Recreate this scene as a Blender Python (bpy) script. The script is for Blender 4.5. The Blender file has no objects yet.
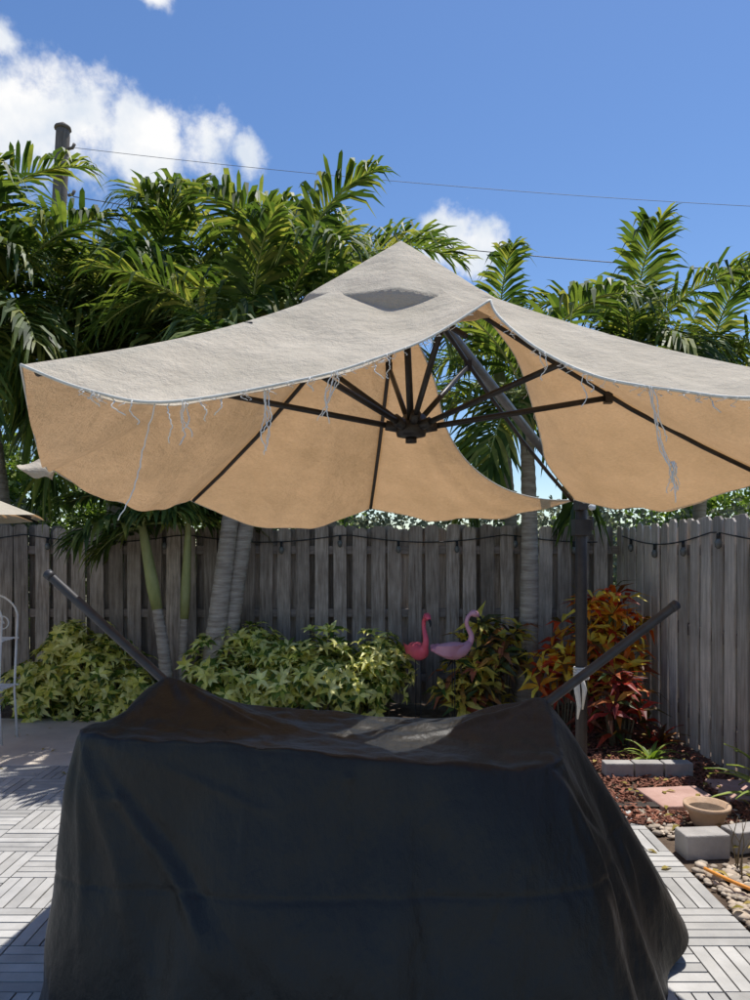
import bpy, math, random
from mathutils import Vector, Matrix, noise
V=Vector
R=random.Random(11)
S=bpy.context.scene
COL=S.collection
def rnd(a,b): return R.uniform(a,b)
def lerp(a,b,t): return a+(b-a)*t

# ------------------------------------------------------------ mesh builder
class MB:
    def __init__(s): s.v=[];s.f=[];s.m=[];s.sm=[]
    def add(s,vs,fs,mi=0,smooth=False):
        o=len(s.v); s.v.extend([tuple(p) for p in vs])
        for f in fs:
            s.f.append(tuple(i+o for i in f)); s.m.append(mi); s.sm.append(smooth)
    def tube(s,pts,rad,n=10,mi=0,caps=True):
        pts=[V(p) for p in pts]
        if not hasattr(rad,'__len__'): rad=[rad]*len(pts)
        t0=(pts[1]-pts[0]).normalized()
        ref=V((0,0,1)) if abs(t0.z)<.9 else V((1,0,0))
        a=t0.cross(ref).normalized(); vs=[]
        for i,p in enumerate(pts):
            t=(pts[min(i+1,len(pts)-1)]-pts[max(i-1,0)]).normalized()
            a=(a-t*a.dot(t)).normalized(); b=t.cross(a)
            for k in range(n):
                an=2*math.pi*k/n
                vs.append(p+(a*math.cos(an)+b*math.sin(an))*rad[i])
        fs=[]
        for i in range(len(pts)-1):
            for k in range(n):
                k2=(k+1)%n
                fs.append((i*n+k,i*n+k2,(i+1)*n+k2,(i+1)*n+k))
        if caps:
            fs.append(tuple(range(n))[::-1]); fs.append(tuple((len(pts)-1)*n+k for k in range(n)))
        s.add(vs,fs,mi,True)
    def box(s,c,sz,rot=None,mi=0):
        c=V(c); vs=[]
        for x in(-.5,.5):
            for y in(-.5,.5):
                for z in(-.5,.5):
                    p=V((x*sz[0],y*sz[1],z*sz[2]))
                    if rot: p=rot@p
                    vs.append(c+p)
        s.add(vs,[(0,1,3,2),(4,6,7,5),(0,4,5,1),(2,3,7,6),(0,2,6,4),(1,5,7,3)],mi)
    def grid(s,fn,nu,nv,mi=0,closed=False):
        vs=[];fs=[]
        for j in range(nv+1):
            for i in range(nu if closed else nu+1):
                vs.append(fn(i/nu,j/nv))
        w=nu if closed else nu+1
        for j in range(nv):
            for i in range(nu):
                i2=(i+1)%w
                fs.append((j*w+i,j*w+i2,(j+1)*w+i2,(j+1)*w+i))
        s.add(vs,fs,mi,True)
    def obj(s,name,mats,parent=None,bevel=0):
        me=bpy.data.meshes.new(name); me.from_pydata(s.v,[],s.f); me.update()
        for m in mats: me.materials.append(m)
        me.polygons.foreach_set('material_index',s.m)
        me.polygons.foreach_set('use_smooth',s.sm)
        o=bpy.data.objects.new(name,me); COL.objects.link(o)
        if parent: o.parent=parent
        if bevel:
            b=o.modifiers.new('bevel','BEVEL'); b.width=bevel; b.segments=2; b.limit_method='ANGLE'
        return o
def empty(name,loc=(0,0,0)):
    o=bpy.data.objects.new(name,None); COL.objects.link(o); return o
def catmull(P,n,closed=False):
    P=[V(p) for p in P]; out=[]; m=len(P); segs=m if closed else m-1
    tot=n if closed else n+1
    for k in range(tot):
        x=k/n*segs; i=min(int(x),segs-1); t=x-i
        g=lambda j:(P[j%m] if closed else P[max(0,min(m-1,j))])
        p0,p1,p2,p3=g(i-1),g(i),g(i+1),g(i+2)
        out.append(.5*((2*p1)+(p2-p0)*t+(2*p0-5*p1+4*p2-p3)*t*t+(3*p1-p0-3*p2+p3)*t**3))
    return out

# ------------------------------------------------------------ materials
def newmat(name):
    m=bpy.data.materials.new(name); m.use_nodes=True; nt=m.node_tree
    for n in list(nt.nodes): nt.nodes.remove(n)
    return m,nt,nt.nodes.new('ShaderNodeOutputMaterial')
def ramp(nt,fac,stops):
    r=nt.nodes.new('ShaderNodeValToRGB'); e=r.color_ramp.elements
    while len(e)<len(stops): e.new(.5)
    for i,(p,c) in enumerate(stops): e[i].position=p; e[i].color=(*c,1)
    nt.links.new(fac,r.inputs[0]); return r.outputs[0]
def coords(nt,stretch=(1,1,1),island=False):
    tc=nt.nodes.new('ShaderNodeTexCoord'); mp=nt.nodes.new('ShaderNodeMapping')
    mp.inputs['Scale'].default_value=stretch; nt.links.new(tc.outputs['Object'],mp.inputs[0])
    if island:
        g=nt.nodes.new('ShaderNodeNewGeometry'); mu=nt.nodes.new('ShaderNodeMath'); mu.operation='MULTIPLY'; mu.inputs[1].default_value=40
        nt.links.new(g.outputs['Random Per Island'],mu.inputs[0])
        cb=nt.nodes.new('ShaderNodeCombineXYZ')
        for i in range(3): nt.links.new(mu.outputs[0],cb.inputs[i])
        nt.links.new(cb.outputs[0],mp.inputs['Location'])
    return mp.outputs[0]
def noi(nt,vec,scale,detail=6,rough=.6):
    n=nt.nodes.new('ShaderNodeTexNoise'); n.inputs['Scale'].default_value=scale
    n.inputs['Detail'].default_value=detail; n.inputs['Roughness'].default_value=rough
    nt.links.new(vec,n.inputs['Vector']); return n.outputs[0]
def mixc(nt,a,b,fac,mode='MIX'):
    m=nt.nodes.new('ShaderNodeMix'); m.data_type='RGBA'; m.blend_type=mode
    for sk,val in((m.inputs[0],fac),(m.inputs[6],a),(m.inputs[7],b)):
        if hasattr(val,'is_linked'): nt.links.new(val,sk)
        elif isinstance(val,(int,float)): sk.default_value=val
        else: sk.default_value=(*val,1)
    return m.outputs[2]
def bumpn(nt,h,strength,dist=.01):
    b=nt.nodes.new('ShaderNodeBump'); b.inputs['Strength'].default_value=strength; b.inputs['Distance'].default_value=dist
    nt.links.new(h,b.inputs['Height']); return b.outputs[0]
def surf(name,c1,c2,scale=5,rough=.7,bump=.3,bscale=60,metal=0,stretch=(1,1,1),island=0,dist=.01,spec=.4,blotch=0):
    m,nt,out=newmat(name); v=coords(nt,stretch,island>0)
    col=ramp(nt,noi(nt,v,scale),[(.3,c1),(.7,c2)])
    if island:
        g=nt.nodes.new('ShaderNodeNewGeometry')
        rc=ramp(nt,g.outputs['Random Per Island'],[(0,(1-island,)*3),(1,(1,1,1))])
        col=mixc(nt,col,rc,1.0,'MULTIPLY')
    if blotch:
        col=mixc(nt,col,ramp(nt,noi(nt,coords(nt),1.7,7,.65),[(.35,(1-blotch,)*3),(.62,(1.05,1.04,1.02))]),1.0,'MULTIPLY')
    p=nt.nodes.new('ShaderNodeBsdfPrincipled'); nt.links.new(col,p.inputs['Base Color'])
    p.inputs['Roughness'].default_value=rough; p.inputs['Metallic'].default_value=metal
    p.inputs['Specular IOR Level'].default_value=spec
    if bump: nt.links.new(bumpn(nt,noi(nt,v,bscale),bump,dist),p.inputs['Normal'])
    nt.links.new(p.outputs[0],out.inputs[0]); return m
def leafm(name,stops,transl=.35,rough=.5,spec=.35,tint=(1.5,1.6,.7)):
    m,nt,out=newmat(name); g=nt.nodes.new('ShaderNodeNewGeometry')
    col=ramp(nt,g.outputs['Random Per Island'],stops)
    v=coords(nt); col=mixc(nt,col,ramp(nt,noi(nt,v,7,3),[(.3,(.65,.65,.65)),(.7,(1.2,1.2,1.1))]),1.0,'MULTIPLY')
    p=nt.nodes.new('ShaderNodeBsdfPrincipled'); nt.links.new(col,p.inputs['Base Color'])
    p.inputs['Roughness'].default_value=rough; p.inputs['Specular IOR Level'].default_value=spec
    t=nt.nodes.new('ShaderNodeBsdfTranslucent'); nt.links.new(mixc(nt,col,tint,1.0,'MULTIPLY'),t.inputs[0])
    mx=nt.nodes.new('ShaderNodeMixShader'); mx.inputs[0].default_value=transl
    nt.links.new(p.outputs[0],mx.inputs[1]); nt.links.new(t.outputs[0],mx.inputs[2]); nt.links.new(mx.outputs[0],out.inputs[0])
    return m
def canvasm(name,c_out,c_tr,fac):
    m,nt,out=newmat(name); v=coords(nt)
    st=ramp(nt,noi(nt,v,3.5,7,.65),[(.3,(.82,.81,.78)),(.7,(1.04,1.03,1.02))])
    fine=ramp(nt,noi(nt,coords(nt,(1,1,4)),60,4,.7),[(.3,(.88,.88,.88)),(.7,(1.04,1.04,1.04))])
    st=mixc(nt,st,fine,1.0,'MULTIPLY')
    d=nt.nodes.new('ShaderNodeBsdfPrincipled'); nt.links.new(mixc(nt,c_out,st,1.0,'MULTIPLY'),d.inputs['Base Color'])
    d.inputs['Roughness'].default_value=.9; d.inputs['Specular IOR Level'].default_value=.15
    t=nt.nodes.new('ShaderNodeBsdfTranslucent'); nt.links.new(mixc(nt,c_tr,st,1.0,'MULTIPLY'),t.inputs[0])
    h=nt.nodes.new('ShaderNodeMath'); h.operation='ADD'
    nt.links.new(noi(nt,v,7,4),h.inputs[0]); 
    h2=nt.nodes.new('ShaderNodeMath'); h2.operation='MULTIPLY'; h2.inputs[1].default_value=.12
    nt.links.new(noi(nt,v,220,2),h2.inputs[0]); nt.links.new(h2.outputs[0],h.inputs[1])
    b=bumpn(nt,h.outputs[0],.8,.035)
    nt.links.new(b,d.inputs['Normal']); nt.links.new(b,t.inputs['Normal'])
    mx=nt.nodes.new('ShaderNodeMixShader'); mx.inputs[0].default_value=fac
    nt.links.new(d.outputs[0],mx.inputs[1]); nt.links.new(t.outputs[0],mx.inputs[2]); nt.links.new(mx.outputs[0],out.inputs[0])
    return m

M_canvas=canvasm('canvas_beige',(.88,.81,.67),(.51,.28,.115),.43)
M_hem=surf('hem_tape',(.62,.58,.5),(.75,.72,.64),30,.9,.1)
M_thread=surf('thread',(.8,.76,.69),(.88,.85,.8),30,.9,0)
M_metal=surf('dark_metal',(.022,.02,.02),(.045,.042,.04),20,.42,.05,metal=.3)
M_arm=surf('arm_metal',(.12,.12,.125),(.18,.18,.185),20,.4,.05,metal=.5)
M_mast=surf('mast_metal',(.035,.028,.024),(.065,.052,.045),12,.5,.1,metal=.2)
M_white=surf('white_paint',(.62,.62,.6),(.78,.78,.76),12,.5,.1)
M_wood=surf('weathered_wood',(.33,.25,.19),(.82,.68,.56),3.2,.9,.7,14,stretch=(14,14,1.1),island=.55,spec=.15,blotch=.35)
M_woodR=surf('weathered_wood_lit',(.54,.45,.37),(.92,.82,.71),3.2,.9,.7,14,stretch=(14,14,1.1),island=.42,spec=.15,blotch=.25)  # right fence: sunlit look put into a paler copy of the wood colour
M_rail=surf('rail_wood',(.17,.13,.10),(.33,.27,.23),4,.9,.5,20,stretch=(1,8,8))
M_slat=surf('deck_slat',(.43,.42,.40),(.59,.58,.56),5,.75,.4,30,stretch=(1,1,1),island=.28,blotch=.25)
M_black=surf('black_plastic',(.015,.015,.015),(.03,.03,.03),10,.6,0)
M_wire=surf('wire_grey',(.10,.11,.13),(.14,.15,.17),10,.6,0)
M_conc=surf('concrete',(.58,.50,.42),(.74,.66,.56),1.6,.9,.4,70,blotch=.2)
M_block=surf('concrete_block',(.30,.28,.26),(.46,.43,.40),7,.92,.6,60)
M_pink=surf('pink_paver',(.42,.25,.2),(.58,.38,.32),6,.9,.5,60)
M_soil=surf('soil',(.07,.045,.03),(.18,.13,.09),5,.95,.8,30,dist=.03)
M_ground=surf('ground',(.10,.10,.05),(.2,.17,.1),1.2,.95,.6,20,dist=.03)
M_mulch=surf('mulch',(.17,.05,.03),(.48,.21,.13),20,.9,.3,island=.7)
M_terra=surf('terracotta',(.45,.29,.18),(.62,.45,.32),9,.85,.3)
M_rock=surf('river_rock',(.5,.38,.27),(.72,.62,.5),9,.7,.2,island=.55)
M_orange=surf('hose_orange',(.75,.28,.04),(.85,.36,.07),9,.45,0)
M_pole=surf('pole_wood',(.12,.10,.085),(.26,.22,.19),6,.9,.5,stretch=(6,6,.6))
M_hot=surf('pink_plastic_hot',(.75,.08,.13),(.88,.15,.2),6,.35,.05)
M_pale=surf('pink_plastic_faded',(.72,.30,.38),(.85,.45,.5),6,.4,.05)
M_bulb=surf('bulb_glass',(.1,.1,.09),(.2,.2,.18),10,.15,0)
M_trunk=surf('palm_trunk',(.24,.19,.145),(.56,.48,.39),2.5,.9,.8,6,stretch=(2,2,16),dist=.02)
M_shaft=surf('palm_crownshaft',(.26,.28,.09),(.42,.42,.18),4,.55,.4,20,stretch=(3,3,1),blotch=.3)
M_stem=surf('stem',(.13,.10,.06),(.22,.18,.11),9,.8,.2)
G=[(0,(.034,.066,.016)),(.4,(.075,.127,.03)),(.75,(.155,.21,.05)),(1,(.34,.34,.10))]
M_palm=leafm('palm_leaf',G,.42,.5,.35,(1.7,1.65,.8))
M_rach=surf('palm_rachis',(.24,.29,.08),(.38,.40,.15),6,.65,0,spec=.2)
M_dead=leafm('palm_leaf_dry',[(0,(.3,.25,.06)),(1,(.5,.38,.14))],.3,.8,.1,(1.1,1,.8))
M_var=leafm('variegated_leaf',[(0,(.06,.11,.015)),(.25,(.17,.25,.03)),(.36,(.74,.68,.12)),(1,(.95,.92,.42))],.3,.45,.4,(1.15,1.15,.6))
M_green=leafm('background_leaf',[(0,(.06,.11,.025)),(.6,(.16,.24,.06)),(1,(.36,.42,.14))],.4)
M_grey=leafm('greygreen_leaf',[(0,(.16,.18,.12)),(.6,(.34,.37,.27)),(1,(.6,.61,.5))],.3,.6,.3,(1.1,1.1,.9))
M_crot=leafm('croton_yellow',[(0,(.08,.03,.03)),(.25,(.07,.14,.03)),(.42,(.5,.14,.08)),(.6,(.7,.55,.08)),(1,(.85,.7,.18))],.35)
M_croR=leafm('croton_red',[(0,(.08,.12,.02)),(.18,(.32,.03,.015)),(.36,(.7,.08,.02)),(.52,(.88,.34,.03)),(.7,(.92,.66,.06)),(1,(.92,.8,.14))],.42,.45,.4,(1.4,1.25,.8))
M_croD=leafm('croton_dark',[(0,(.04,.08,.015)),(.4,(.2,.02,.02)),(.75,(.5,.05,.03)),(1,(.6,.4,.06))],.32)
M_brom=leafm('bromeliad_leaf',[(0,(.12,.2,.03)),(1,(.38,.45,.1))],.3)

def coverm():
    m,nt,out=newmat('cover_fabric'); v=coords(nt)
    col=ramp(nt,noi(nt,v,2.2,8,.65),[(.3,(.0085,.0083,.0072)),(.7,(.0150,.0148,.0130))])
    p=nt.nodes.new('ShaderNodeBsdfPrincipled'); nt.links.new(col,p.inputs['Base Color'])
    p.inputs['Roughness'].default_value=.46; p.inputs['Specular IOR Level'].default_value=.38
    p.inputs['Sheen Weight'].default_value=.14; p.inputs['Sheen Roughness'].default_value=.22
    h=nt.nodes.new('ShaderNodeMath'); h.operation='ADD'
    nt.links.new(noi(nt,coords(nt,(1.6,1,.8)),4.2,6,.55),h.inputs[0])
    k=nt.nodes.new('ShaderNodeMath'); k.operation='MULTIPLY'; k.inputs[1].default_value=.03
    nt.links.new(noi(nt,v,260,2),k.inputs[0]); nt.links.new(k.outputs[0],h.inputs[1])
    nt.links.new(bumpn(nt,h.outputs[0],.6,.05),p.inputs['Normal'])
    nt.links.new(p.outputs[0],out.inputs[0]); return m
M_cover=coverm()

# ------------------------------------------------------------ ground
b=MB(); b.add([(-150,-60,-.05),(150,-60,-.05),(150,300,-.05),(-150,300,-.05)],[(0,1,2,3)]); b.obj('ground',[M_ground])
def sheet(name,x0,x1,y0,y1,z,m,amp=0,n=40):
    b=MB(); b.grid(lambda s,t:V((lerp(x0,x1,s),lerp(y0,y1,t),z+amp*noise.noise(V((lerp(x0,x1,s)*3,lerp(y0,y1,t)*3,0))))),n if amp else 1,n if amp else 1); return b.obj(name,[m])
b=MB(); b.box((-3.85,6.12,-.025),(9.6,1.5,.05)); b.obj('concrete_patio',[M_conc],bevel=.006)
sheet('soil_bed',-9,2.6,6.88,7.9,-.02,M_soil,.03)
sheet('garden_bed',1.0,2.9,1.0,6.87,-.02,M_soil,.02)
b=MB(); T=.305; DX1=1.57; DY1=5.36
for i in range(24):
    for j in range(21):
        cx=DX1-T*(i+.5); cy=DY1-T*(j+.5)
        if cy<-1: continue
        n=5; w=T/n
        for k in range(n):
            o=-T/2+w*(k+.5)
            z=rnd(-.0012,.0012)
            if (i+j)%2==0: b.box((cx+o,cy,-.009+z),(w-.007,T-.008,.018))
            else: b.box((cx,cy+o,-.009+z),(T-.008,w-.007,.018))
b.obj('deck_tiles',[M_slat])
b=MB(); b.box((DX1-12*T,DY1-10.5*T,-.033),(24*T,21*T,.024)); b.obj('deck_tile_base',[M_black])

# ------------------------------------------------------------ fences
def picket(b,base,along,outd,w,h,th=.018):
    lean=rnd(-.014,.014); tw=rnd(-.02,.02)
    a=(along+outd*tw).normalized(); e=w*.22
    prof=[(-w/2,0),(w/2,0),(w/2,h-e),(w/2-e,h),(-w/2+e,h),(-w/2,h-e)]
    vs=[]
    for d in(0,th):
        for x,z in prof: vs.append(base+a*(x+lean*z)+outd*(d+.004*z*tw*20)+V((0,0,z)))
    n=6
    fs=[tuple(range(n))[::-1],tuple(range(n,2*n))]+[(i,(i+1)%n,(i+1)%n+n,i+n) for i in range(n)]
    b.add(vs,fs)
def fence(name,p0,along,outd,length,mats,h=1.83):
    b=MB(); along=V(along);outd=V(outd);p0=V(p0); sp=.192; n=int(length/sp)
    for i in range(n):
        hh=h+rnd(-.035,.018)
        picket(b,p0+along*(i*sp+rnd(-.008,.008))-outd*.058+V((0,0,.02)),along,outd,.14+rnd(-.008,.004),hh)
        picket(b,p0+along*((i+.5)*sp+rnd(-.008,.008))+outd*.042+V((0,0,.02)),along,outd,.135,hh+rnd(-.03,.01))
    rot=Matrix(((along.x,outd.x,0),(along.y,outd.y,0),(0,0,1)))
    for z in(.28,.95,1.6):
        b.box(p0+along*length/2+V((0,0,z)),(length,.07,.085),rot,1)
    k=0
    while k*2.4<length:
        b.box(p0+along*(k*2.4+.3)+outd*.105+V((0,0,.92)),(.09,.085,1.84),rot,1); k+=1
    return b.obj(name,mats,bevel=.002)
fence('wooden_fence',(-9,7.5,0),(1,0,0),(0,1,0),11.55,[M_wood,M_rail])
fence('wooden_fence',(2.58,7.46,0),(0,-1,0),(1,0,0),7.0,[M_woodR,M_rail])

b=MB(); pts=[]
for i in range(70):
    x=-6+i*.12; pts.append((x,7.41,1.76-.08*abs(math.sin((x+.3)*1.9))))
b.tube(pts,.006,5,0)
for i in range(2,70,5):
    p=V(pts[i]); b.tube([p,p-V((0,0,.05))],.014,8,0); b.tube([p-V((0,0,.05)),p-V((0,0,.075)),p-V((0,0,.11)),p-V((0,0,.125))],[.014,.026,.022,.006],10,1)
pts=[(2.50,7.3-i*.12,1.74-.09*abs(math.sin(i*.19))) for i in range(40)]
b.tube(pts,.006,5,0)
for i in range(2,40,5):
    p=V(pts[i]); b.tube([p,p-V((0,0,.05))],.014,8,0); b.tube([p-V((0,0,.05)),p-V((0,0,.075)),p-V((0,0,.11)),p-V((0,0,.125))],[.014,.026,.022,.006],10,1)
b.obj('string_lights',[M_black,M_bulb])

# ------------------------------------------------------------ umbrella
U=empty('cantilever_patio_umbrella')
C=V((.10,2.8,0)); RZ=2.53; RR=.33
apex=V((.10,2.8,2.80)); hub=V((.14,2.8,2.065))
corner={'FL':V((-.765,1.56,2.0)),'L':V((-1.2,2.68,1.9)),'BL':V((-1.0,3.9,1.87)),'B':V((-.03,4.4,1.855)),
        'BR':V((1.108,4.0,1.877)),'R':V((1.6,2.9,1.9)),'FR':V((1.22,1.7,1.97)),'F':V((.327,2.05,2.31))}
def ringp(k):
    d=corner[k]-C; d.z=0; d.normalize(); p=C+d*RR; p.z=RZ
    return p
def side(k):
    a=ringp(k); c=corner[k]
    return lambda t:a.lerp(c,t)-V((0,0,.035*math.sin(math.pi*t)))
def cfun(P):
    L=catmull(P,60)
    def f(t):
        x=max(0,min(1,t))*60; i=min(int(x),59); return L[i].lerp(L[i+1],x-i)
    return f
cb=MB()
def panel(A,B,sA,sB,E,sag=.05,seed=0,wr=.009):
    a=sA(1);bb=sB(1)
    def fn(s,t):
        p=sA(t).lerp(sB(t),s)
        w=t**1.8
        p=p+(E(s)-a.lerp(bb,s))*w
        p.z-=sag*math.sin(math.pi*s)*math.sin(math.pi*min(1,t*.9))
        fold=math.sin(s*17+seed+3*noise.noise(V((s*3,t*1.2,seed))))*wr*t*math.sin(math.pi*s)**.5 if 0<s<1 else 0
        nz=noise.noise(V((p.x*4,p.y*4,seed)))*.018*math.sin(math.pi*s)
        nz+=noise.noise(V((p.x*11+seed,p.y*7,seed)))*.007*math.sin(math.pi*s)
        p.z+=fold+nz
        return p
    cb.grid(fn,56,44)
def sagE(A,B,d,out=.0):
    a=corner[A];c=corner[B]
    def f(s):
        p=a.lerp(c,s); k=(1-(2*s-1)**2)
        return p-V((0,0,d*k))
    return f
E_FL=cfun([corner['FL'],(-.62,1.56,1.945),(-.454,1.6,1.928),(-.158,1.75,2.017),(.0,1.85,2.09),(.149,1.95,2.175),corner['F']])
E_FR=cfun([corner['F'],(.346,2.0,2.243),(.434,1.9,2.126),(.561,1.8,2.03),(.727,1.72,1.979),(.873,1.68,1.954),corner['FR']])
panel('FL','F',side('FL'),side('F'),E_FL,.02,1,.004)
panel('F','FR',side('F'),side('FR'),E_FR,.0,2,.004)
panel('L','FL',side('L'),side('FL'),sagE('L','FL',.07),.05,3)
panel('BL','L',side('BL'),side('L'),sagE('BL','L',.08),.06,4)
panel('B','BL',side('B'),side('BL'),sagE('B','BL',.12),.06,5)
openB=cfun([(.17,3.1,2.52),(.27,3.3,2.377),(.36,3.6,2.198),(.5,3.8,2.05),(.70,3.95,1.94),(.93,4.03,1.885),corner['BR']])
panel('B','BR',side('B'),openB,sagE('B','BR',.08),.04,6)
openR=cfun([(.46,2.9,2.52),(.61,3.1,2.416),(.735,3.35,2.25),(.82,3.55,2.13),(.886,3.7,2.036),corner['BR']])
panel('BR','R',openR,side('R'),sagE('BR','R',.08),.05,7)
panel('R','FR',side('R'),side('FR'),sagE('R','FR',.08),.05,8)
# loose corner flap on the left
cb.grid(lambda s,t:V((-1.19,2.72,1.97)).lerp(V((-1.2,2.70,1.86)),s).lerp(V((-1.32,2.66,1.915)).lerp(V((-1.27,2.64,1.875)),s),t)+V((0,.015*math.sin(s*5+t*3),.008*math.sin(t*6))),8,8)
cb.obj('canopy',[M_canvas],U)
cb=MB()
def capfn(s,t):
    a=s*2*math.pi
    k=abs(math.sin(a*4+.3)); front=max(0,-math.sin(a+.15))**.6; right=max(0,math.cos(a+.8))
    r=(.355+.10*front+.03*right)*min(t,.93)/.93*(1-.04*k*t)
    tt=min(t,.93)/.93; hang=max(0,t-.93)/.07
    z=2.80-(.215+.115*front+.04*right)*tt-.015*k*tt*tt-hang*(.02+.06*front)
    z+=.010*noise.noise(V((math.cos(a)*2.2,math.sin(a)*2.2,t*3)))*t
    return V((C.x+r*math.cos(a),C.y+r*math.sin(a),z))
cb.grid(capfn,120,28,0,True)
cb.obj('vent_cap',[M_canvas],U)
hb=MB()
def hem(E,r=.0045): hb.tube([E(i/50) for i in range(51)],r,6)
hem(E_FL,.004);hem(E_FR,.004)
for a,c,d in(('L','FL',.07),('BL','L',.08),('B','BL',.12),('B','BR',.08),('BR','R',.08),('R','FR',.08)): hem(sagE(a,c,d),.003)
hem(openB,.003);hem(openR,.003)
hb.obj('hem',[M_hem],U)
fb=MB(); att={'FL':.42,'L':.42,'BL':.12,'B':.1,'BR':.12,'R':.42,'FR':.42,'F':.4}
for k in corner:
    c=V((.27,2.16,2.24)) if k=='F' else corner[k]-V((0,0,.02))
    off=.02 if k in('L',) else -.022
    pts=[apex-V((0,0,.07))]+[side(k)(t)+V((0,0,off)) for t in(0,.25,.5,.75,.97)] if k!='F' else [apex-V((0,0,.10)),V((.17,2.52,2.44)),c]
    fb.tube(pts,.0095,8)
    mid=(side(k)(att[k])-V((0,0,.03))) if k!='F' else V((.22,2.34,2.335))
    d=(mid-hub).normalized()
    fb.tube([hub+d*.05,mid],.0115,8)
    fb.tube([hub+d*.03,hub+d*.10],.02,8)
    fb.box(mid,(.03,.03,.045))
fb.tube([hub+V((0,0,-.03)),hub+V((0,0,-.025)),hub+V((0,0,.0)),hub+V((0,0,.03)),hub+V((0,0,.035))],[.03,.055,.062,.055,.02],20)
fb.tube([hub+V((0,0,-.05)),hub+V((0,0,-.03))],.022,14)
fb.tube([hub,V((.11,2.8,2.74))],.014,10)
fb.tube([apex-V((0,0,.14)),apex-V((0,0,.06)),apex-V((0,0,.02))],[.05,.05,.02],16)
fb.obj('ribs',[M_metal],U)
ab=MB()
j=V((1.27,4.47,1.93)); ab.tube([j,apex-V((0,0,.12))],.024,14)
ab.obj('support_arm',[M_arm],U)
mb=MB()
mx,my=1.285,4.5
mb.tube([(mx,my,-.02),(mx,my,1.93)],.036,16)
mb.tube([(mx,my,1.86),(mx,my,1.95),(mx,my,1.96)],[.048,.048,.03],16)
mb.box((mx,my-.0,1.74),(.1,.1,.10)); mb.box((mx-.02,my-.05,1.90),(.05,.12,.11))
mb.tube([(mx,my,-.02),(mx,my,.06)],.07,16)
for a in(0,1):
    mb.box((mx,my,.0),(1.0 if a else .08,.08 if a else 1.0,.04-.004*a))
mb.tube([(mx+.04,my-.05,1.80),(mx+.04,my-.1,1.80),(mx+.04,my-.1,1.72)],.008,8)
mb.obj('mast',[M_mast],U,bevel=.004)
kb=MB(); kb.tube([(mx-.01,my-.10,1.91),(mx-.01,my-.115,1.91)],[.03,.026],14); kb.tube([(mx+.035,my-.09,1.86),(mx+.035,my-.12,1.86)],.02,12)
kb.obj('joint_cap',[M_white],U)
rb=MB()
for i in range(5):
    z=.86-i*.016; rb.tube([(mx+.043*math.cos(a/12*2*math.pi),my+.043*math.sin(a/12*2*math.pi),z+.008*a/12) for a in range(14)],.008,6)
rb.tube([(mx-.03,my-.04,.86),(mx-.045,my-.06,.76),(mx-.03,my-.06,.64),(mx-.04,my-.06,.56)],[.012,.02,.014,.005],8)
rb.tube([(mx-.02,my-.05,.86),(mx-.0,my-.07,.74),(mx-.01,my-.06,.62)],[.01,.016,.006],8)
rb.obj('cloth_tie',[M_hem],U)
tb=MB()
def thread(p,L,dx=0,r=.0014):
    pts=[];ph=rnd(0,6)
    n=22
    for i in range(n+1):
        t=i/n
        pts.append(p+V((dx*t+.010*math.sin(ph+t*7)*t+rnd(-.002,.002),.01*math.sin(ph*2+t*5),-L*t)))
    tb.tube(pts,r,5)
for s,L,dx in((.27,.05,0),(.31,.26,-.07),(.33,.09,.01),(.35,.10,-.005),(.352,.08,.005),(.355,.07,0),(.37,.05,.02),(.395,.045,-.01),(.44,.15,0),(.44,.16,.006),(.443,.11,-.004),(.445,.13,.004),(.50,.03,0),(.545,.11,-.03),(.55,.09,-.025),(.553,.12,-.035),(.557,.13,-.03),(.56,.06,-.01),(.66,.05,.02),(.70,.06,.01),(.18,.03,0),(.22,.04,.02)):
    thread(E_FL(s),L,dx)
for s,L,dx in((.46,.09,-.0),(.47,.05,.01),(.60,.20,.05),(.603,.2,.045),(.605,.28,.06),(.61,.13,.03),(.35,.07,0),(.33,.05,.01),(.75,.04,.01)):
    thread(E_FR(s),L,dx)
for s in(.2,.3,.4,.5): thread(openR(s),.06,rnd(-.02,.02),.001)
for i in range(8):
    thread(E_FR(.605)+V((.055+rnd(-.006,.006),rnd(-.006,.006),-.18)),rnd(.05,.09),rnd(-.015,.02),.0011)
for E,n_ in((E_FL,45),(E_FR,35)):
    for i in range(n_): thread(E(rnd(.12,.95)),rnd(.008,.025),rnd(-.008,.008),.0008)
tb.obj('frayed_threads',[M_thread],U)

U2=empty('cantilever_patio_umbrella.001'); cb=MB()
c2=V((-3.86,5.1,0))
def f2(s,t):
    a=s*2*math.pi; k=abs(math.sin(a*4)); r=1.46*t*(1-.05*k*t)
    return V((c2.x+r*math.cos(a),c2.y+r*math.sin(a),2.42-.57*t-.02*k*t))
cb.grid(f2,96,12,0,True); cb.obj('canopy',[M_canvas],U2)
cb=MB(); cb.tube([(c2.x,c2.y,0),(c2.x,c2.y,2.4)],.022,12); cb.tube([(c2.x,c2.y,0),(c2.x,c2.y,.05)],.24,24)
for i in range(8):
    a=i*math.pi/4; cb.tube([(c2.x,c2.y,2.38),(c2.x+1.43*math.cos(a),c2.y+1.43*math.sin(a),1.83)],.009,6)
cb.obj('pole_and_ribs',[M_metal],U2)

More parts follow.
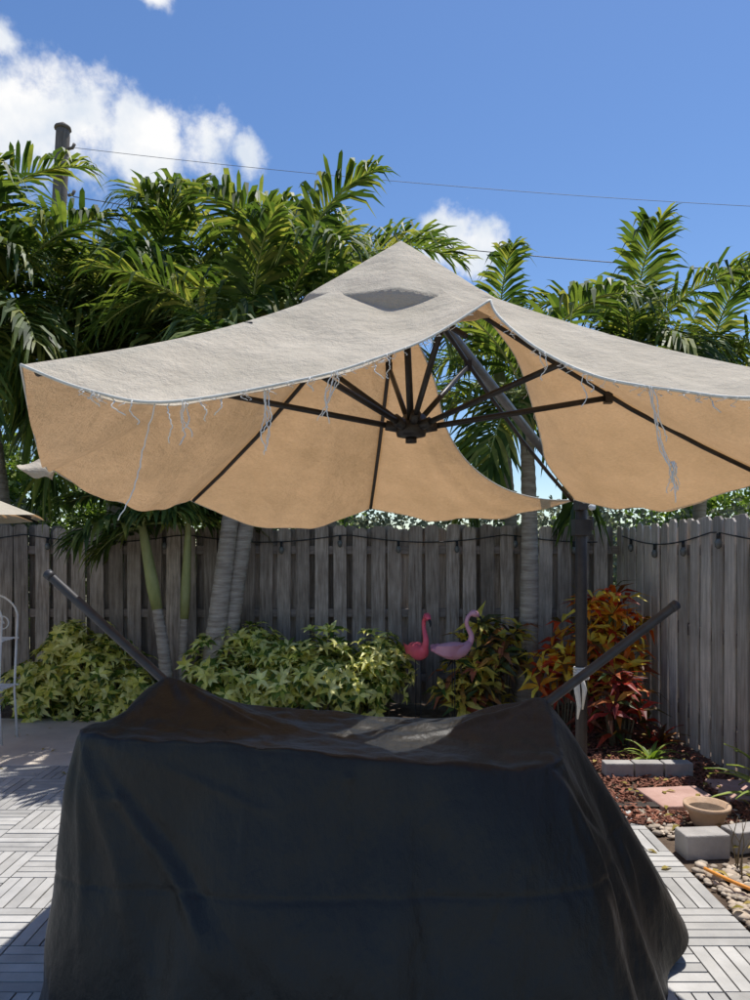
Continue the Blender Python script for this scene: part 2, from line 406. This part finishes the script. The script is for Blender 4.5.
# ------------------------------------------------------------ hammock stand + cover
b=MB()
for (x0,z0,x1,z1) in((-.86,1.045,-1.363,1.505),(.70,.955,1.255,1.376)):
    a=V((x0,3.0,z0)); c=V((x1,3.0,z1)); d=(c-a).normalized()
    b.tube([a-d*.5,a,c-d*.001,c],[.019,.019,.019,.019],14)
    b.tube([c-d*.03,c],.021,14); b.tube([c,c+d*.006],[.021,.012],14)
    b.tube([a-d*.5,(x0*.55,3.0,.3),(x0*.5,3.0,.06)],.019,12)
b.tube([(-1.0,3.0,.05),(1.0,3.0,.05)],.019,12)
for x in(-.9,.9): b.tube([(x,2.6,.03),(x,3.35,.03)],.019,12)
b.obj('hammock_stand',[surf('stand_metal',(.04,.04,.045),(.07,.07,.075),15,.45,.05,metal=.3)])
rim=[(-.985,2.42,.985),(-.41,2.36,.965),(.1,2.36,.918),(.60,2.45,.868),(.70,2.72,.90),(.706,3.0,.985),(.60,3.1,.93),(.25,3.08,.885),(-.15,3.08,.91),(-.6,3.08,.955),(-.86,3.0,1.07),(-.95,2.7,1.0)]
hemc=[(-1.13,2.36,.0),(-.45,2.10,.0),(.1,2.08,0),(.80,2.16,0),(1.05,2.60,.0),(1.25,3.02,.14),(.8,3.5,0),(.3,3.5,0),(-.1,3.5,0),(-.7,3.5,0),(-1.15,3.25,0),(-1.17,2.78,0)]
NU=560; rl=catmull(rim,NU,True); hl=catmull(hemc,NU,True)
cen=V((-.1,2.75,.915)); nt_,ns_=40,110
G2=[]
for j in range(nt_): 
    q=(j+1)/nt_
    G2.append([V((lerp(cen.x,p.x,q),lerp(cen.y,p.y,q),lerp(cen.z,p.z,q**1.5))) for p in rl])
for j in range(1,ns_+1):
    t=j/ns_
    G2.append([V((lerp(p.x,h.x,t**.9),lerp(p.y,h.y,t**.9),lerp(p.z,h.z,t))) for p,h in zip(rl,hl)])
for it in range(3):
    for j in range(nt_-4,nt_+5):
        G2[j]=[G2[j][i]*.5+(G2[j-1][i]+G2[j+1][i])*.25 for i in range(NU)]
def crease(p,a,c,w,amp):
    d=c-a; L=d.length; d=d/L; q=p-a; s=q.dot(d)/L
    if s<0 or s>1: return 0
    r=(q-d*(s*L)).length
    if r>3*w: return 0
    return amp*math.exp(-(r/w)**2)*math.sin(math.pi*s)**.5
CR=[]
LP=V((-.86,3.0,1.06)); LF=V((-.985,2.42,.985)); RP=V((.706,3,.98)); RF=V((.6,2.45,.87))
for tgt,amp,w in(((-.45,2.2,.3),.018,.022),((-.2,2.15,.15),-.016,.028),((-.9,2.28,.1),.016,.022),((-1.05,2.3,.4),-.014,.02),((-.65,2.2,.1),.016,.026),((-.3,2.3,.75),.012,.016),((-.7,2.25,.55),-.010,.016)): CR.append((LF,V(tgt),w,amp))
for tgt,amp,w in(((.2,2.2,.2),.016,.028),((.5,2.2,.1),-.018,.024),((.95,2.3,.1),.02,.022),((1.15,2.7,.2),-.016,.022),((.75,2.2,.1),.014,.018),((.1,2.3,.7),.012,.016),((.35,2.2,.4),-.01,.014)): CR.append((RF,V(tgt),w,amp))
for tgt,amp,w in(((-.3,2.4,.94),.018,.022),((-.55,2.38,.96),-.014,.022),((-.1,2.7,.92),.016,.022),((-.93,2.4,.98),.014,.02),((-.4,2.75,.93),.014,.015),((-.1,3.0,.91),-.012,.015),((-.75,2.4,.98),.012,.014)): CR.append((LP,V(tgt),w,amp))
for tgt,amp,w in(((.1,2.4,.92),.016,.026),((.35,2.42,.9),-.016,.022),((.2,2.9,.9),.016,.02),((.6,2.45,.87),.018,.022),((1.1,2.62,.1),.02,.022),((1.25,2.85,.1),-.016,.022),((.1,2.7,.91),.014,.015),((.45,2.5,.89),.014,.015),((.0,3.0,.9),-.012,.016)): CR.append((RP,V(tgt),w,amp))
for i in range(40):
    a=V((rnd(-.9,.55),rnd(2.35,2.5),rnd(.35,.95))); c=a+V((rnd(-.35,.35),rnd(-.1,.1),rnd(-.3,.15))); c.y=min(c.y,2.45); CR.append((a,c,rnd(.01,.02),rnd(-.008,.009)))
cv=MB(); rows=len(G2); vs=[cen]; outn=[]
for i in range(NU):
    d=hl[(i+4)%NU]-hl[(i-4)%NU]; outn.append(V((d.y,-d.x,0)).normalized())
for j,row in enumerate(G2):
    for i,p in enumerate(row):
        t=max(0,(j-nt_+1)/ns_)
        q=p.copy(); arc=i/NU
        n2=noise.noise(V((p.x*1.6,p.y*1.6,p.z*.7+4)))
        f=0
        for c_ in CR: f+=crease(p,c_[0],c_[1],c_[2],c_[3])
        if t>0:
            f+=t*(.030*math.sin(arc*88+4*n2)+.018*math.sin(arc*151+6*n2+1.3))*(.35+.65*abs(noise.noise(V((arc*9,0,7))))*2)
            f+=.028*noise.noise(V((p.x*2.3,p.y*2.3,p.z*2.3)))+.007*noise.noise(V((p.x*8,p.y*8,p.z*5)))
            f+=.007*math.exp(-((p.x+.42)/.006)**2)*(1 if p.y<2.6 else 0)
            f+=-.004*math.exp(-((p.z-.52)/.008)**2)
            q+=outn[i]*f+V((0,0,f*.25*(1-t)))
        else:
            q.z+=f+.014*noise.noise(V((p.x*5,p.y*5,1)))+.009*noise.noise(V((p.x*12,p.y*12,5)))
            e=j/nt_
            q.z-=.02*(1-e**2)
        q.z=max(q.z,.004)
        vs.append(q)
fs=[(0,1+i,1+(i+1)%NU) for i in range(NU)]
for j in range(rows-1):
    for i in range(NU):
        i2=(i+1)%NU; fs.append((1+j*NU+i,1+(j+1)*NU+i,1+(j+1)*NU+i2,1+j*NU+i2))
cv.add(vs,fs,0,True)
cv.obj('furniture_cover',[M_cover])

# ------------------------------------------------------------ palms
def frond(b,base,az,el,L,droop,nl,ll,mi_r,mi_l,w=.022,ldroop=.35):
    n=14; p=V(base); pts=[p.copy()]; h=V((math.cos(az),math.sin(az),0)); sd=V((-h.y,h.x,0))
    tw=rnd(-.5,.5)
    for i in range(n):
        t=i/n; e=el-droop*t**1.3
        p=p+(h*math.cos(e)+V((0,0,math.sin(e)))+sd*.12*tw*t)*(L/n); pts.append(p.copy())
    b.tube(pts,[lerp(.016,.003,i/n) for i in range(n+1)],5,mi_r,False)
    for k in range(nl):
        t=.12+.88*k/(nl-1); x=t*n; i=min(int(x),n-1); q=pts[i].lerp(pts[i+1],x-i)
        fw=(pts[i+1]-pts[i]).normalized(); up=sd.cross(fw)*-1
        if up.z<0: up=-up
        for sgn in(-1,1):
            l=ll*(math.sin(math.pi*(.12+.82*t))**.55)*rnd(.75,1.15)
            an=lerp(.35,1.1,t)+rnd(-.15,.15)
            d=(sd*sgn*math.cos(an)+fw*math.sin(an)+up*rnd(.0,.6)).normalized()
            ww=w*rnd(.8,1.2)*(.6 if t>.93 else 1)
            wv=d.cross(up).normalized()*ww
            dr=ldroop*rnd(.4,1.7)
            p1=q+d*l*.38; p2=q+d*l*.72-V((0,0,l*dr*.35)); p3=q+d*l*.95-V((0,0,l*dr))
            b.add([q-wv*.3,q+wv*.3,p1+wv,p1-wv,p2+wv*.8,p2-wv*.8,p3],[(0,1,2,3),(3,2,4,5),(5,4,6)],mi_l)
def palm(base,top,r0,shaft=.5,nf=14,L=1.9,ll=.62,bend=(0,0),elmin=-.35,nl=44,dead=0,name='palm_tree',w=.025,ldroop=.42):
    b=MB(); base=V(base);top=V(top); pts=[];rad=[]
    n=max(12,int((top-base).length/.035))
    for i in range(n+1):
        t=i/n; p=base.lerp(top,t)+V((bend[0]*math.sin(math.pi*t),bend[1]*math.sin(math.pi*t),0))
        pts.append(p); rad.append(r0*(1.25-.5*t+.25*math.exp(-t*12))*(1+.05*(i%3==0)+.02*rnd(-1,1)))
    b.tube(pts,rad,12,0)
    d=(pts[-1]-pts[-3]).normalized()
    s=top+d*shaft
    b.tube([top-d*.02,top+d*shaft*.25,top+d*shaft*.7,s,s+d*.25],[r0*.85,r0*1.0,r0*.75,r0*.5,.01],10,1)
    a0=rnd(0,6)
    for k in range(nf):
        az=a0+k*2.4+rnd(-.25,.25); e=lerp(1.35,elmin,(k/(nf-1))**.8)
        frond(b,s-d*.06*rnd(0,1.5),az,e,L*rnd(.85,1.12),rnd(1.0,1.5)+(.3 if e>.9 else 0),nl,ll,2,3,w,ldroop)
    for k in range(dead):
        frond(b,s-d*.15,rnd(0,6),rnd(-.2,.3),L*.6,1.6,26,ll*.6,4,4,w,.8)
    return b.obj(name,[M_trunk,M_shaft,M_rach,M_palm,M_dead])
palm((-2.0,6.95,-.02),(-2.1,6.95,1.05),.062,.85,8,.95,.42,(.03,0),.1)
palm((-1.84,7.05,-.02),(-1.86,7.05,.95),.05,.95,7,.95,.4,(-.02,0),.15)
palm((-1.62,6.9,-.02),(-1.28,7.0,2.9),.085,.5,10,1.6,.6,(.0,0),-.2)
palm((-1.52,7.0,-.02),(-.95,7.15,3.55),.085,.5,15,1.8,.62,(-.05,0),-.5,dead=3)
palm((-2.9,8.6,-.05),(-2.75,8.7,3.75),.1,.6,17,2.1,.75,(.1,0),-.5,50,1)
palm((-3.9,8.0,-.05),(-4.3,8.0,3.5),.1,.6,17,2.1,.75,(0,0),-.6,50)
palm((-1.7,8.8,-.05),(-1.9,8.9,4.0),.1,.6,17,1.9,.75,(.1,0),-.5,50)
palm((-3.4,9.6,-.05),(-3.6,9.8,4.1),.1,.6,16,2.1,.75,(0,0),-.5,50)
palm((-.6,9.3,-.05),(-.6,9.3,4.2),.1,.6,15,1.8,.7,(0,0),-.5,46)
palm((-5.0,7.9,-.05),(-4.8,7.9,4.1),.09,.5,14,2.1,.7,(0,0),-.3,46)
palm((1.45,7.0,-.02),(1.47,7.0,2.75),.085,.45,13,1.55,.55,(.04,0),-.6,42)
palm((2.0,8.2,-.05),(3.0,8.8,3.6),.085,.5,15,1.65,.65,(-.1,0),-.4,44)
palm((4.0,9.2,-.05),(4.3,9.4,3.3),.085,.5,15,1.9,.65,(0,0),-.5,44)
palm((2.0,9.8,-.05),(1.7,9.8,3.8),.085,.5,12,1.6,.55,(0,0),-.4,40)

# ------------------------------------------------------------ shrubs
def leaf(b,p,d,n,l,w,mi=0,curl=.2):
    sd=d.cross(n).normalized()*w; n=sd.cross(d).normalized()
    if n.z<0:n=-n
    m=p+d*l*.5+n*l*.06; e=p+d*l-n*l*curl
    b.add([p,p+d*l*.28+sd*.8+n*.15*w,m+sd*.85,e,m-sd*.85,p+d*l*.28-sd*.8+n*.15*w,m-n*.2*w],[(0,1,2,6),(0,6,4,5),(6,2,3),(6,3,4)],mi,False)
def rosettes(b,c,r,n,k,l,w,mi=0,up=.5,shell=.45,curl=.25,jag=.45):
    c=V(c)
    for i in range(n):
        u=V((rnd(-1,1),rnd(-1,1),rnd(-.9,1)))
        if u.length>1 or u.length<shell: continue
        nn=noise.noise(V((u.x*2.8+c.x*3,u.y*2.8,u.z*2.8)))
        if nn<-.28: continue
        p=c+V((u.x*r[0],u.y*r[1],u.z*r[2]))*(1+jag*nn*1.6)
        if p.z<0: continue
        ax=(V((u.x,u.y,u.z+up))+V((rnd(-.5,.5),rnd(-.5,.5),rnd(-.3,.5)))).normalized()
        t1=ax.cross(V((rnd(-1,1),rnd(-1,1),.3))).normalized(); t2=ax.cross(t1)
        ph=rnd(0,6)
        for q in range(k):
            a=ph+q*2*math.pi/k; d=(t1*math.cos(a)+t2*math.sin(a)+ax*rnd(.15,.5)).normalized()
            leaf(b,p,d,ax,l*rnd(.65,1.2),w*rnd(.8,1.15),mi,curl)
def stems(b,c,r,n,mi):
    c=V(c)
    for i in range(n):
        x,y=rnd(-.7,.7)*r[0],rnd(-.6,.6)*r[1]
        b.tube([(c.x+x*.4,c.y+y*.4,-.03),(c.x+x*.7,c.y+y*.7,c.z*.6),(c.x+x,c.y+y,c.z+r[2]*.5)],[.012,.009,.005],5,mi)
def shrub(name,blobs,mat,k,l,w,dens,**kw):
    b=MB()
    for c,r in blobs:
        rosettes(b,c,r,int(dens*r[0]*r[2]*1000),k,l,w,0,**kw); stems(b,c,r,9,1)
    return b.obj(name,[mat,M_stem])
shrub('variegated_shrub',[((-3.15,6.95,.25),(.36,.3,.27)),((-2.75,7.0,.40),(.38,.3,.38)),((-2.35,6.95,.25),(.3,.28,.25)),((-3.0,7.05,.65),(.18,.2,.22))],M_var,7,.12,.024,4.8,jag=.6)
shrub('variegated_shrub',[((-1.45,6.95,.36),(.36,.3,.36)),((-.95,6.9,.36),(.4,.32,.33)),((-.5,6.85,.40),(.38,.32,.34)),((-.12,6.85,.34),(.3,.3,.3)),((.08,6.95,.5),(.22,.2,.26)),((-1.2,7.05,.66),(.25,.2,.2))],M_var,7,.12,.024,4.8,jag=.6)
shrub('croton_bush',[((.95,6.9,.36),(.28,.25,.32)),((1.22,6.9,.6),(.22,.2,.24)),((.78,6.8,.2),(.18,.18,.18)),((1.0,6.95,.8),(.1,.1,.16))],M_crot,6,.23,.034,1.4,up=1.0,shell=.2)
shrub('red_croton_bush',[((1.98,6.5,.72),(.26,.26,.32)),((1.66,6.4,.5),(.2,.22,.2)),((2.16,6.45,1.0),(.16,.2,.2)),((1.86,6.4,1.08),(.1,.12,.12)),((2.22,6.4,.6),(.14,.14,.16))],M_croR,6,.23,.032,1.3,up=1.0,shell=.2,jag=.7)
shrub('red_croton_bush',[((2.0,5.9,.3),(.25,.22,.26))],M_croD,6,.22,.028,1.3,up=1.0,shell=.1)
def blades(name,c,n,l,w,mat,el=(.3,1.2)):
    b=MB()
    for i in range(n):
        a=i*2.4; e=lerp(el[1],el[0],i/n); h=V((math.cos(a),math.sin(a),0)); s=V((-h.y,h.x,0))
        pts=[V(c)]
        for k in range(6):
            ee=e-.22*k; pts.append(pts[-1]+(h*math.cos(ee)+V((0,0,math.sin(ee))))*l/6)
        ww=[.6,1,1,.85,.55,.3,.03]
        vs=[]
        for p,q in zip(pts,ww): vs+= [p-s*w*q+V((0,0,.2*w)),p,p+s*w*q+V((0,0,.2*w))]
        fs=[]
        for k in range(6): fs+=[(3*k,3*k+1,3*k+4,3*k+3),(3*k+1,3*k+2,3*k+5,3*k+4)]
        b.add(vs,fs,0,True)
    return b.obj(name,[mat])
blades('bromeliad',(2.08,5.45,.0),18,.26,.018,M_brom)
blades('bromeliad',(2.32,5.9,.0),18,.3,.02,M_croD)
blades('spider_plant',(2.42,4.3,.05),20,.5,.028,M_brom,(.5,1.4))

def mass(name,blobs,mat,n,s):
    b=MB()
    for c,r in blobs:
        for i in range(int(n*r[0]*r[2])):
            u=V((R.gauss(0,1),R.gauss(0,1),R.gauss(0,1))).normalized()*rnd(.55,1)
            k=1+.35*noise.noise(V((u.x*2+c[0],u.y*2,u.z*2+c[2])))*1.6
            p=V(c)+V((u.x*r[0],u.y*r[1],u.z*r[2]))*k
            if p.z<0: continue
            d=V((rnd(-1,1),rnd(-1,1),rnd(-1,.6))).normalized(); e=d.cross(V((rnd(-1,1),rnd(-1,1),rnd(-1,1)))).normalized()
            l=s*rnd(.6,1.4)
            b.add([p,p+d*l*.5+e*l*.28,p+d*l,p+d*l*.5-e*l*.28],[(0,1,2,3)])
    return b.obj(name,[mat])
mass('background_foliage',[((-6.2,10.8,2.6),(1.3,1.2,1.6)),((-5.0,11,1.8),(1.2,1,1.3)),((-3.2,11,1.6),(1.4,1,1.2)),((-7.8,12,2.5),(1.5,1.3,2.2)),((-1.2,11,1.3),(1.4,1,1.2)),((5.2,11,1.6),(1.6,1,1.1)),((7.4,11,1.8),(1.6,1,1.4)),((3.6,12,1.2),(1.6,1,1.0))],M_green,2600,.12)
mass('background_foliage',[((.4,10,1.4),(1.2,.8,.95)),((1.9,10.3,1.4),(1.1,.8,1.05)),((3.2,9.9,1.35),(.9,.7,1.05)),((4.6,10,1.3),(1.0,.7,1.0)),((-.9,10.2,1.3),(1,.7,.85)),((-5.3,9.9,1.6),(.9,.7,.9)),((2.55,8.6,1.5),(.4,.4,.65))],M_grey,3200,.085)

# ------------------------------------------------------------ utility pole and lines
b=MB(); pt=V((-6.05,14,9.75)); pb=V((-6.55,14,-.1))
b.tube([pb,pb.lerp(pt,.5),pt-V((0,0,.12)),pt],[.17,.15,.13,.125],12,0)
b.tube([pt,pt+V((0,0,.05)),pt+V((0,0,.14))],[.16,.15,.02],12,0)
b.box(pt+V((.0,-.14,-.75)),(.14,.1,.5),None,0)
for z in(.4,1.3): b.tube([pt+V((.13,-.05,-z)),pt+V((.22,-.08,-z)),pt+V((.26,-.08,-z+.08))],.03,8,0)
b.obj('utility_pole',[M_pole])
b=MB()
def wire(a,c,sag,r):
    a=V(a);c=V(c); b.tube([a.lerp(c,i/30)-V((0,0,sag*(1-(2*i/30-1)**2))) for i in range(31)],r,5)
wire(pt+V((.2,0,-.35)),(22,14.3,8.2),.5,.005); wire(pt+V((.2,0,-1.3)),(22,14,7.3),.9,.010)
b.obj('power_lines',[M_wire])

# ------------------------------------------------------------ flamingos
def flamingo(loc,yaw,sc,matb):
    E=empty('garden_flamingo'); rot=Matrix.Rotation(yaw,3,'Z'); L=V(loc)
    T_=lambda p:L+rot@(V(p)*sc)
    b=MB()
    body=[(-.23,0,.02),(-.19,0,.015),(-.13,0,.01),(-.06,0,.0),(.02,0,-.005),(.09,0,.005),(.14,0,.03),(.165,0,.07)]
    b.tube([T_(p) for p in body],[r*sc for r in(.006,.03,.055,.078,.085,.07,.045,.028)],18,0)
    neck=[(.13,0,.02),(.175,0,.07),(.185,0,.13),(.155,0,.19),(.135,0,.245),(.15,0,.30),(.19,0,.33),(.225,0,.325)]
    b.tube([T_(p) for p in catmull(neck,24)],[sc*lerp(.034,.019,min(1,i/12)) for i in range(25)],12,0)
    head=[(.17,0,.335),(.195,0,.335),(.225,0,.33),(.25,0,.318),(.265,0,.305)]
    b.tube([T_(p) for p in head],[sc*r for r in(.014,.031,.033,.024,.015)],12,0)
    for s in(-1,1):
        b.grid(lambda u,v:T_((lerp(.09,-.21,u),s*(.02+.085*math.sin(math.pi*(.15+.75*(1-u)))*1.0*(1-.25*v)),.055-.095*v*math.sin(math.pi*(.2+.7*(1-u)))+.004*math.sin(u*30))),14,6,0)
    b.obj('body',[matb],E)
    b=MB(); b.tube([T_(p) for p in((.26,0,.308),(.285,0,.29),(.295,0,.265),(.285,0,.245))],[sc*r for r in(.014,.012,.009,.003)],8,0)
    for s in(-1,1): b.tube([T_((.222,s*.026,.34)),T_((.222,s*.031,.34))],sc*.006,8,0)
    b.obj('beak_and_eyes',[M_black],E)
    b=MB()
    for s in(-1,1): b.tube([T_((.0,s*.025,-.04)),V((T_((0,s*.025,0)).x,T_((0,s*.025,0)).y,-.03))],.005,6)
    b.obj('legs',[M_metal],E)
flamingo((.40,6.68,.67),math.radians(-72),1.0,M_hot)
flamingo((.72,6.62,.68),math.radians(22),1.0,M_pale)

# ------------------------------------------------------------ white iron plant stand (left edge)
b=MB(); W=empty('white_iron_plant_stand'); wx,wy=-3.32,6.05
for dx in(-.26,.26):
    for dy in(-.13,.13):
        b.tube([(wx+dx,wy+dy,-.01),(wx+dx*.9,wy+dy,.4),(wx+dx,wy+dy,1.05)],.010,8)
for z in(.45,.85):
    for k in range(7): b.tube([(wx-.26,wy-.13+k*.043,z),(wx+.26,wy-.13+k*.043,z)],.005,6)
    for dy in(-.13,.13): b.tube([(wx-.27,wy+dy,z),(wx+.27,wy+dy,z)],.009,6)
for dy in(-.13,.13):
    b.tube([(wx+.26*math.cos(a/16*math.pi),wy+dy,1.03+.2*math.sin(a/16*math.pi)) for a in range(17)],.009,8)
    for cx in(-.13,.0,.13):
        b.tube([(wx+cx+(.012+.075*k/22)*math.cos(k*.5),wy+dy,.97+(.012+.075*k/22)*math.sin(k*.5)) for k in range(23)],.006,6)
b.obj('frame',[M_white],W)

# ------------------------------------------------------------ right-hand garden details
b=MB()
for i in range(3):
    b.box((1.72+i*.21,5.12+rnd(-.01,.01),.045),(.2,.1,.11),Matrix.Rotation(rnd(-.05,.05),3,'Z'))
b.obj('edging_blocks',[M_block],bevel=.008)
b=MB(); b.box((1.95,4.62,.005),(.42,.36,.05),Matrix.Rotation(.12,3,'Z')); b.obj('stepping_stone',[M_pink],bevel=.01)
b=MB(); b.box((2.42,4.75,.005),(.35,.4,.05),Matrix.Rotation(-.1,3,'Z')); b.obj('stepping_stone',[M_pink],bevel=.01)
b=MB(); b.box((1.73,3.82,.05),(.24,.13,.13),Matrix.Rotation(.08,3,'Z')); b.box((1.99,3.9,.045),(.2,.12,.12),Matrix.Rotation(.3,3,'Z')); b.obj('edging_blocks',[M_block],bevel=.008)
P=empty('terracotta_planter'); b=MB(); px,py=1.93,4.2
prof=[(.0,.0),(.075,.0),(.085,.02),(.115,.10),(.128,.10),(.13,.125),(.112,.125),(.10,.09),(.0,.085)]
b.grid(lambda u,v:V((px+prof[round(v*8)][0]*math.cos(u*2*math.pi),py+prof[round(v*8)][0]*math.sin(u*2*math.pi),prof[round(v*8)][1])),36,8,0,True)
b.obj('bowl',[M_terra],P)
b=MB(); b.tube([(px,py,.09),(px,py,.098)],.102,28); b.obj('soil_fill',[M_soil],P)
b=MB()
for i in range(7000):
    x,y=rnd(1.1,2.52),rnd(4.2,7.4)
    if 1.7<x<2.2 and 4.4<y<4.85: continue
    rot=Matrix.Rotation(rnd(0,6.28),3,'Z')@Matrix.Rotation(rnd(-.5,.5),3,'Y')
    b.box((x,y,.0+rnd(0,.02)),(rnd(.02,.06),rnd(.008,.02),.006),rot)
b.obj('mulch',[M_mulch])
b=MB()
import bmesh
bm=bmesh.new(); bmesh.ops.create_icosphere(bm,subdivisions=2,radius=1); IV=[v.co.copy() for v in bm.verts]; IF=[tuple(v.index for v in f.verts) for f in bm.faces]; bm.free()
for i in range(2600):
    x,y=rnd(1.6,2.5),rnd(1.8,4.45)
    if (x-px)**2+(y-py)**2<.018: continue
    if 1.58<x<2.12 and 3.7<y<4.0: continue
    s=rnd(.009,.024)*(1.4 if rnd(0,1)>.92 else 1); rot=Matrix.Rotation(rnd(0,6.28),3,'Z'); o=rnd(0,99)
    b.add([V((x,y,-.01+s*.3))+rot@V((v.x*s*1.3,v.y*s,v.z*s*.62))*(1+.25*noise.noise(v*1.3+V((o,0,0)))) for v in IV],IF,0,True)
b.obj('river_rocks',[M_rock])
b=MB(); b.tube(catmull([(1.62,3.55,.035),(1.68,3.4,.04),(1.78,3.25,.035),(1.82,3.05,.04),(2.0,2.9,.04),(2.3,2.95,.04)],40),.009,8); b.obj('orange_cord',[M_orange])
b=MB()
for i in range(9):
    x,y=1.9+rnd(-.12,.2),3.6+rnd(-.15,.25); b.tube([(x,y,0),(x+rnd(-.03,.03),y,.12),(x+rnd(-.08,.08),y,.24)],[.004,.003,.0015],5)
b.obj('dry_twigs',[M_stem])
b=MB()
for i in range(130):
    x,y=rnd(1.2,2.45),rnd(3,6.8); a=rnd(0,6.28)
    if x<1.6 and rnd(0,1)<.8: continue
    leaf(b,V((x,y,.035 if x>1.6 else .006)),V((math.cos(a),math.sin(a),.08)).normalized(),V((0,0,1)),rnd(.04,.09),.016)
for i in range(22):
    x,y=rnd(-4.5,-1.2),rnd(4.2,6.9); a=rnd(0,6.28)
    leaf(b,V((x,y,.008)),V((math.cos(a),math.sin(a),.05)).normalized(),V((0,0,1)),rnd(.03,.07),.012)
b.obj('fallen_leaves',[M_dead])

# ------------------------------------------------------------ light, sky, camera
sd=V((.40,.43,1.7)).normalized()
L=bpy.data.lights.new('sun','SUN'); L.energy=5.0; L.angle=math.radians(.5); L.color=(1,.965,.91)
lo=bpy.data.objects.new('sun',L); COL.objects.link(lo); lo.rotation_euler=(-sd).to_track_quat('-Z','Y').to_euler()
w=bpy.data.worlds.new('World'); S.world=w; w.use_nodes=True; nt=w.node_tree
for n in list(nt.nodes): nt.nodes.remove(n)
out=nt.nodes.new('ShaderNodeOutputWorld'); sky=nt.nodes.new('ShaderNodeTexSky'); sky.sky_type='NISHITA'; sky.sun_disc=False
sky.sun_elevation=math.asin(sd.z); sky.sun_rotation=math.atan2(sd.x,sd.y); sky.air_density=1.0; sky.dust_density=.25; sky.ozone_density=3.0
hs=nt.nodes.new('ShaderNodeHueSaturation'); hs.inputs['Saturation'].default_value=1.15; hs.inputs['Hue'].default_value=.505; nt.links.new(sky.outputs[0],hs.inputs['Color'])
bg=nt.nodes.new('ShaderNodeBackground'); bg.inputs[1].default_value=.145; nt.links.new(hs.outputs[0],bg.inputs[0])
bc=nt.nodes.new('ShaderNodeBackground'); bc.inputs[1].default_value=1.0
tc=nt.nodes.new('ShaderNodeTexCoord'); gen=tc.outputs['Generated']
cl=[((-.52,1,.60),.10),((-.42,1,.585),.095),((-.32,1,.56),.08),((-.23,1,.555),.06),((-.18,1,.55),.035),((-.52,1,.71),.03),((-.31,1,.775),.03),((.10,1,.435),.06),((.15,1,.425),.05)]
mask=None
for d,r in cl:
    vm=nt.nodes.new('ShaderNodeVectorMath'); vm.operation='DISTANCE'; nt.links.new(gen,vm.inputs[0]); vm.inputs[1].default_value=V(d).normalized()
    mr=nt.nodes.new('ShaderNodeMapRange'); mr.inputs[1].default_value=0; mr.inputs[2].default_value=r; mr.inputs[3].default_value=1; mr.inputs[4].default_value=0
    nt.links.new(vm.outputs['Value'],mr.inputs[0])
    if mask is None: mask=mr.outputs[0]
    else:
        mm=nt.nodes.new('ShaderNodeMath'); mm.operation='MAXIMUM'; nt.links.new(mask,mm.inputs[0]); nt.links.new(mr.outputs[0],mm.inputs[1]); mask=mm.outputs[0]
n1=nt.nodes.new('ShaderNodeTexNoise'); n1.inputs['Scale'].default_value=13; n1.inputs['Detail'].default_value=10; n1.inputs['Roughness'].default_value=.6; nt.links.new(gen,n1.inputs['Vector'])
ad=nt.nodes.new('ShaderNodeMath'); ad.operation='MULTIPLY_ADD'; nt.links.new(n1.outputs[0],ad.inputs[0]); ad.inputs[1].default_value=2.2; nt.links.new(mask,ad.inputs[2])
fr=nt.nodes.new('ShaderNodeMapRange'); fr.interpolation_type='SMOOTHSTEP'; fr.inputs[1].default_value=1.25; fr.inputs[2].default_value=1.8
nt.links.new(ad.outputs[0],fr.inputs[0])
gate=nt.nodes.new('ShaderNodeMapRange'); gate.inputs[1].default_value=0; gate.inputs[2].default_value=.18; nt.links.new(mask,gate.inputs[0])
fm=nt.nodes.new('ShaderNodeMath'); fm.operation='MULTIPLY'; nt.links.new(fr.outputs[0],fm.inputs[0]); nt.links.new(gate.outputs[0],fm.inputs[1])
n2=nt.nodes.new('ShaderNodeTexNoise'); n2.inputs['Scale'].default_value=16; n2.inputs['Detail'].default_value=6; nt.links.new(gen,n2.inputs['Vector'])
nt.links.new(ramp(nt,n2.outputs[0],[(.35,(.72,.79,.89)),(.6,(1,1,1))]),bc.inputs[0])
mx=nt.nodes.new('ShaderNodeMixShader'); nt.links.new(fm.outputs[0],mx.inputs[0]); nt.links.new(bg.outputs[0],mx.inputs[1]); nt.links.new(bc.outputs[0],mx.inputs[2]); nt.links.new(mx.outputs[0],out.inputs[0])

cam=bpy.data.cameras.new('camera'); co=bpy.data.objects.new('camera',cam); COL.objects.link(co)
co.location=(0,0,1.6); co.rotation_euler=(math.radians(90),0,0)
cam.sensor_fit='VERTICAL'; cam.sensor_height=36; cam.lens=26; cam.shift_y=.05; cam.clip_start=.05; cam.clip_end=1000
S.camera=co
S.view_settings.view_transform='Standard'; S.view_settings.look='None'; S.view_settings.exposure=0
